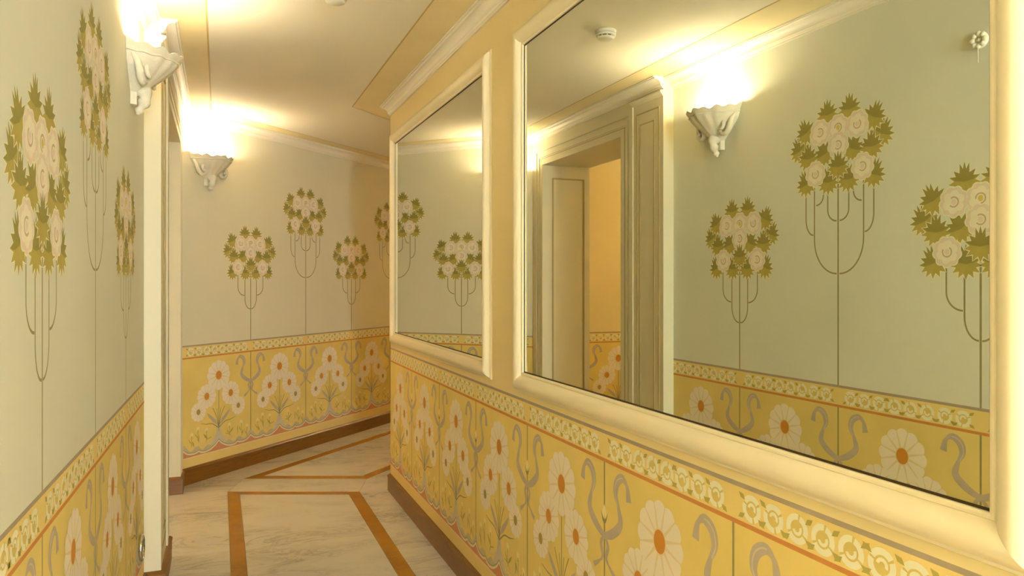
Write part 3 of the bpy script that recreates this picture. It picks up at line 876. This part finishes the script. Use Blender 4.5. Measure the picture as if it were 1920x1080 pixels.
# ------------------------------------------------------------------ shell sconces
def sconce_meshes():
    M = {}
    a, b = 0.170, 0.190
    prof = [(0.0, 1.00), (0.012, 0.965), (0.022, 0.90), (0.034, 0.885), (0.05, 0.83), (0.075, 0.70), (0.10, 0.55), (0.125, 0.39), (0.145, 0.26), (0.158, 0.17)]
    NPH = 73
    def pt(ph, d, r, thick=0.0):
        fl = 0.55 * math.cos(17 * ph) + 0.45 * math.cos(9 * ph + 0.4)                        # flutes
        amp = 0.030 if d < 0.03 else 0.036 * (1 - (d - 0.03) / 0.16)
        k = r * (1 + amp * fl) - thick
        z = -d
        if d < 0.03: z += 0.009 * fl * (1 - d / 0.03)
        ear = max(0.0, abs(math.cos(ph)) - 0.86) / 0.14
        z += 0.016 * ear * max(0, 1 - d / 0.05)
        return (a * k * math.cos(ph), b * k * math.sin(ph) * (1 if r > .5 else 1), z)
    mb = MB()
    outer = [[pt(pi * i / (NPH - 1), d, r) for i in range(NPH)] for d, r in prof]
    inner = [[pt(pi * i / (NPH - 1), d, r, 0.05) for i in range(NPH)] for d, r in prof]
    mb.grid(outer[::-1], 'plaster', True)
    mb.grid(inner, 'plaster', True)
    mb.grid([outer[0], inner[0]][::1], 'plaster', False)
    mb.face(inner[-1][::-1], 'plaster'); mb.face(outer[-1], 'plaster')
    M['bowl'] = mb.mesh('bowl')
    mb = MB()                                        # rolled bead below the rim
    bead = [pt(pi * i / (NPH - 1), 0.027, 0.905) for i in range(NPH)]
    tube(mb, bead, 0.0042, 'plaster', 6); M['bead'] = mb.mesh('bead')
    for sg in (-1, 1):                               # scroll at each side
        mb = MB(); P = []; R = []
        P += [(sg * 0.146, 0.020, -0.028), (sg * 0.138, 0.036, -0.055)]; R += [0.007, 0.013]
        for k in range(22):
            an = 0.0 + k / 21 * 2 * pi * 1.3; rr = 0.040 * (1 - 0.70 * k / 21)
            P.append((sg * (0.092 + rr * math.cos(an)), 0.046 + 0.030 * k / 21, -0.092 - rr * 1.15 * math.sin(an))); R.append(0.016 - 0.008 * k / 21)
        tube(mb, P, R, 'plaster', 8); M['scroll%d' % sg] = mb.mesh('scroll')
    mb = MB()                                        # pendant foot
    P = [(0, 0.040, -0.140), (0, 0.050, -0.165), (0, 0.046, -0.190), (0, 0.036, -0.210), (0, 0.028, -0.226), (0, 0.022, -0.240)]
    tube(mb, catmull(P, 4), [0.031 - 0.022 * (i / 20) + 0.004 * math.sin(i * .9) for i in range(21)], 'plaster', 12)
    M['pendant'] = mb.mesh('pendant')
    mb = MB(); mb.prism([(-0.034, 0.0), (0.034, 0.0), (0.026, 0.022), (-0.026, 0.022)], -0.205, -0.06, 'plaster')
    M['back_plate'] = mb.mesh('back_plate')
    mb = MB(); lathe(mb, [(0.0, -0.03), (0.012, -0.026), (0.02, -0.01), (0.021, 0.0), (0.016, 0.014), (0.0, 0.02)], 'lamp_bulb', 16, (0, 0, 0))
    M['bulb'] = mb.mesh('bulb')
    return M
SM = sconce_meshes()
def sconce(wall, dist, z, label, power):
    r = bpy.data.objects.new('wall_sconce', None); COL.objects.link(r)
    r.location = wall.pos(dist, z, 0.0005); r.rotation_euler = (0, 0, wall.rz)
    tag(r, label, 'sconce', group='plaster shell sconces')
    for k, nm in (('bowl', 'bowl'), ('bead', 'bead'), ('scroll1', 'scroll'), ('scroll-1', 'scroll'), ('pendant', 'pendant'), ('back_plate', 'back_plate')):
        link(nm, SM[k], r)
    link('bulb', SM['bulb'], r, (0, 0.072, -0.068))
    ld = bpy.data.lights.new('lamp_light', 'POINT'); ld.energy = power; ld.color = SCONCE_COL; ld.shadow_soft_size = 0.028
    lo = bpy.data.objects.new('lamp_light', ld); COL.objects.link(lo); lo.parent = r; lo.location = (0, 0.122, -0.028)
    return r
sconce(wall_l, wall_l.dist_of_y(3.36), 2.365, 'white plaster shell sconce on the left wall beside the pilaster', SCONCE_W)
sconce(wall_e, E_LEN - 0.235, 2.36, 'white plaster shell sconce on the far wall beside the doorway', SCONCE_W)
sconce(room_left, 1.3, 2.20, 'unseen white plaster shell sconce added to light the side room', SCONCE_W * 11)  # added lamp, out of view, brightens the side room
sconce(wall_l, wall_l.dist_of_y(-1.3), 2.365, 'unseen white plaster shell sconce added just behind the viewer for ambient light', SCONCE_W * 3)  # added out of view to lift the warm ambient light
sconce(wall_l, wall_l.dist_of_y(-3.9), 2.365, 'unseen white plaster shell sconce added nearest the window for ambient light', SCONCE_W * 3)  # another added fill lamp at the unseen rear of the corridor
sconce(wall_e, E_LEN - 4.6, 2.36, 'unseen white plaster shell sconce added beyond the corner to warm the far wall', SCONCE_W * 11)  # added out of view to light the shaded end of the far wall

# ------------------------------------------------------------------ small fittings
sd = bpy.data.objects.new('smoke_detector', None); COL.objects.link(sd); sd.location = (0.455, 3.21, CEIL); sd.scale = (0.95, 0.95, 0.75)
tag(sd, 'round white smoke detector with dark vent slots on the ceiling', 'smoke detector')
m = MB(); lathe(m, [(0, 0), (0.052, 0), (0.054, -0.004), (0.053, -0.016), (0.048, -0.020), (0, -0.020)], 'fitting_white', 32); m.build('base', sd)
m = MB(); lathe(m, [(0.043, -0.020), (0.050, -0.024), (0.051, -0.034), (0.046, -0.036), (0.0, -0.036)], 'fitting_white', 32); m.build('collar', sd)
m = MB(); lathe(m, [(0.040, -0.034), (0.040, -0.044)], 'vent_dark', 32); m.build('vent_slot', sd)
m = MB(); lathe(m, [(0.0, -0.043), (0.045, -0.043), (0.043, -0.050), (0.034, -0.057), (0.0, -0.060)], 'fitting_white', 32); m.build('cap', sd)
for k in range(10):
    a = 2 * pi * k / 10
    m = MB(); m.box((0.038, -0.003, -0.044), (0.0455, 0.003, -0.035), 'fitting_white')
    o = m.build('vent_rib', sd); o.rotation_euler = (0, 0, a)

rs = bpy.data.objects.new('cord_rosette', None); COL.objects.link(rs)
dR = wall_l.dist_of_y(1.895)
rs.location = wall_l.pos(dR, 2.322, 0.0005); rs.rotation_euler = (0, 0, wall_l.rz)
tag(rs, 'small white flower-shaped rosette with a hanging cord high on the left wall', 'rosette')
m = MB()
for k in range(8):
    a = 2 * pi * k / 8
    rows = []
    for i in range(7):
        th = i / 6 * pi
        rows.append([((0.023 + 0.0105 * math.cos(p) * math.sin(th)) * math.cos(a) - 0.0105 * math.sin(p) * math.sin(th) * math.sin(a),
                      0.006 + 0.014 * (1 - math.cos(th)) / 2 * 1.0,
                      (0.023 + 0.0105 * math.cos(p) * math.sin(th)) * math.sin(a) + 0.0105 * math.sin(p) * math.sin(th) * math.cos(a)) for p in [2 * pi * j / 10 for j in range(10)]])
    mm = MB(); mm.grid(rows, 'fitting_white', True, True); mm.build('petal', rs)
m = MB(); rows = [[(r * math.cos(2 * pi * j / 24), y, r * math.sin(2 * pi * j / 24)) for j in range(24)] for r, y in ((0.0301, 0), (0.029, 0.008), (0.018, 0.012), (0.015, 0.008), (0.0, 0.008))]
m.grid(rows[::-1], 'fitting_white', True, True); m.build('base', rs)
m = MB(); rows = [[(r * math.cos(2 * pi * j / 14), y, r * math.sin(2 * pi * j / 14)) for j in range(14)] for r, y in ((0.007, 0.007), (0.007, 0.013), (0.004, 0.017), (0.0, 0.018))]
m.grid(rows[::-1], 'fitting_white', True, True); m.build('button', rs)
m = MB(); tube(m, [(0, 0.016, -0.02), (0.001, 0.016, -0.05), (0, 0.014, -0.082)], 0.0012, 'fitting_white', 6); m.build('cord', rs)

ch = bpy.data.objects.new('wall_socket', None); COL.objects.link(ch)
ch.location = wall_l.pos(wall_l.dist_of_y(3.62), 0.29, 0.0005); ch.rotation_euler = (0, 0, wall_l.rz)
tag(ch, 'small chrome-rimmed wall fitting low on the left wall by the pilaster foot', 'fitting')
m = MB()
P = [(0.040 * math.cos(2 * pi * k / 24) , 0.010, 0.050 * math.sin(2 * pi * k / 24)) for k in range(25)]
tube(m, P, 0.009, 'chrome', 8); m.build('rim', ch)
m = MB(); m.face([(0.036 * math.cos(2 * pi * k / 24), 0.006, 0.046 * math.sin(2 * pi * k / 24)) for k in range(24)][::-1], 'socket_dark'); m.build('face_plate', ch)
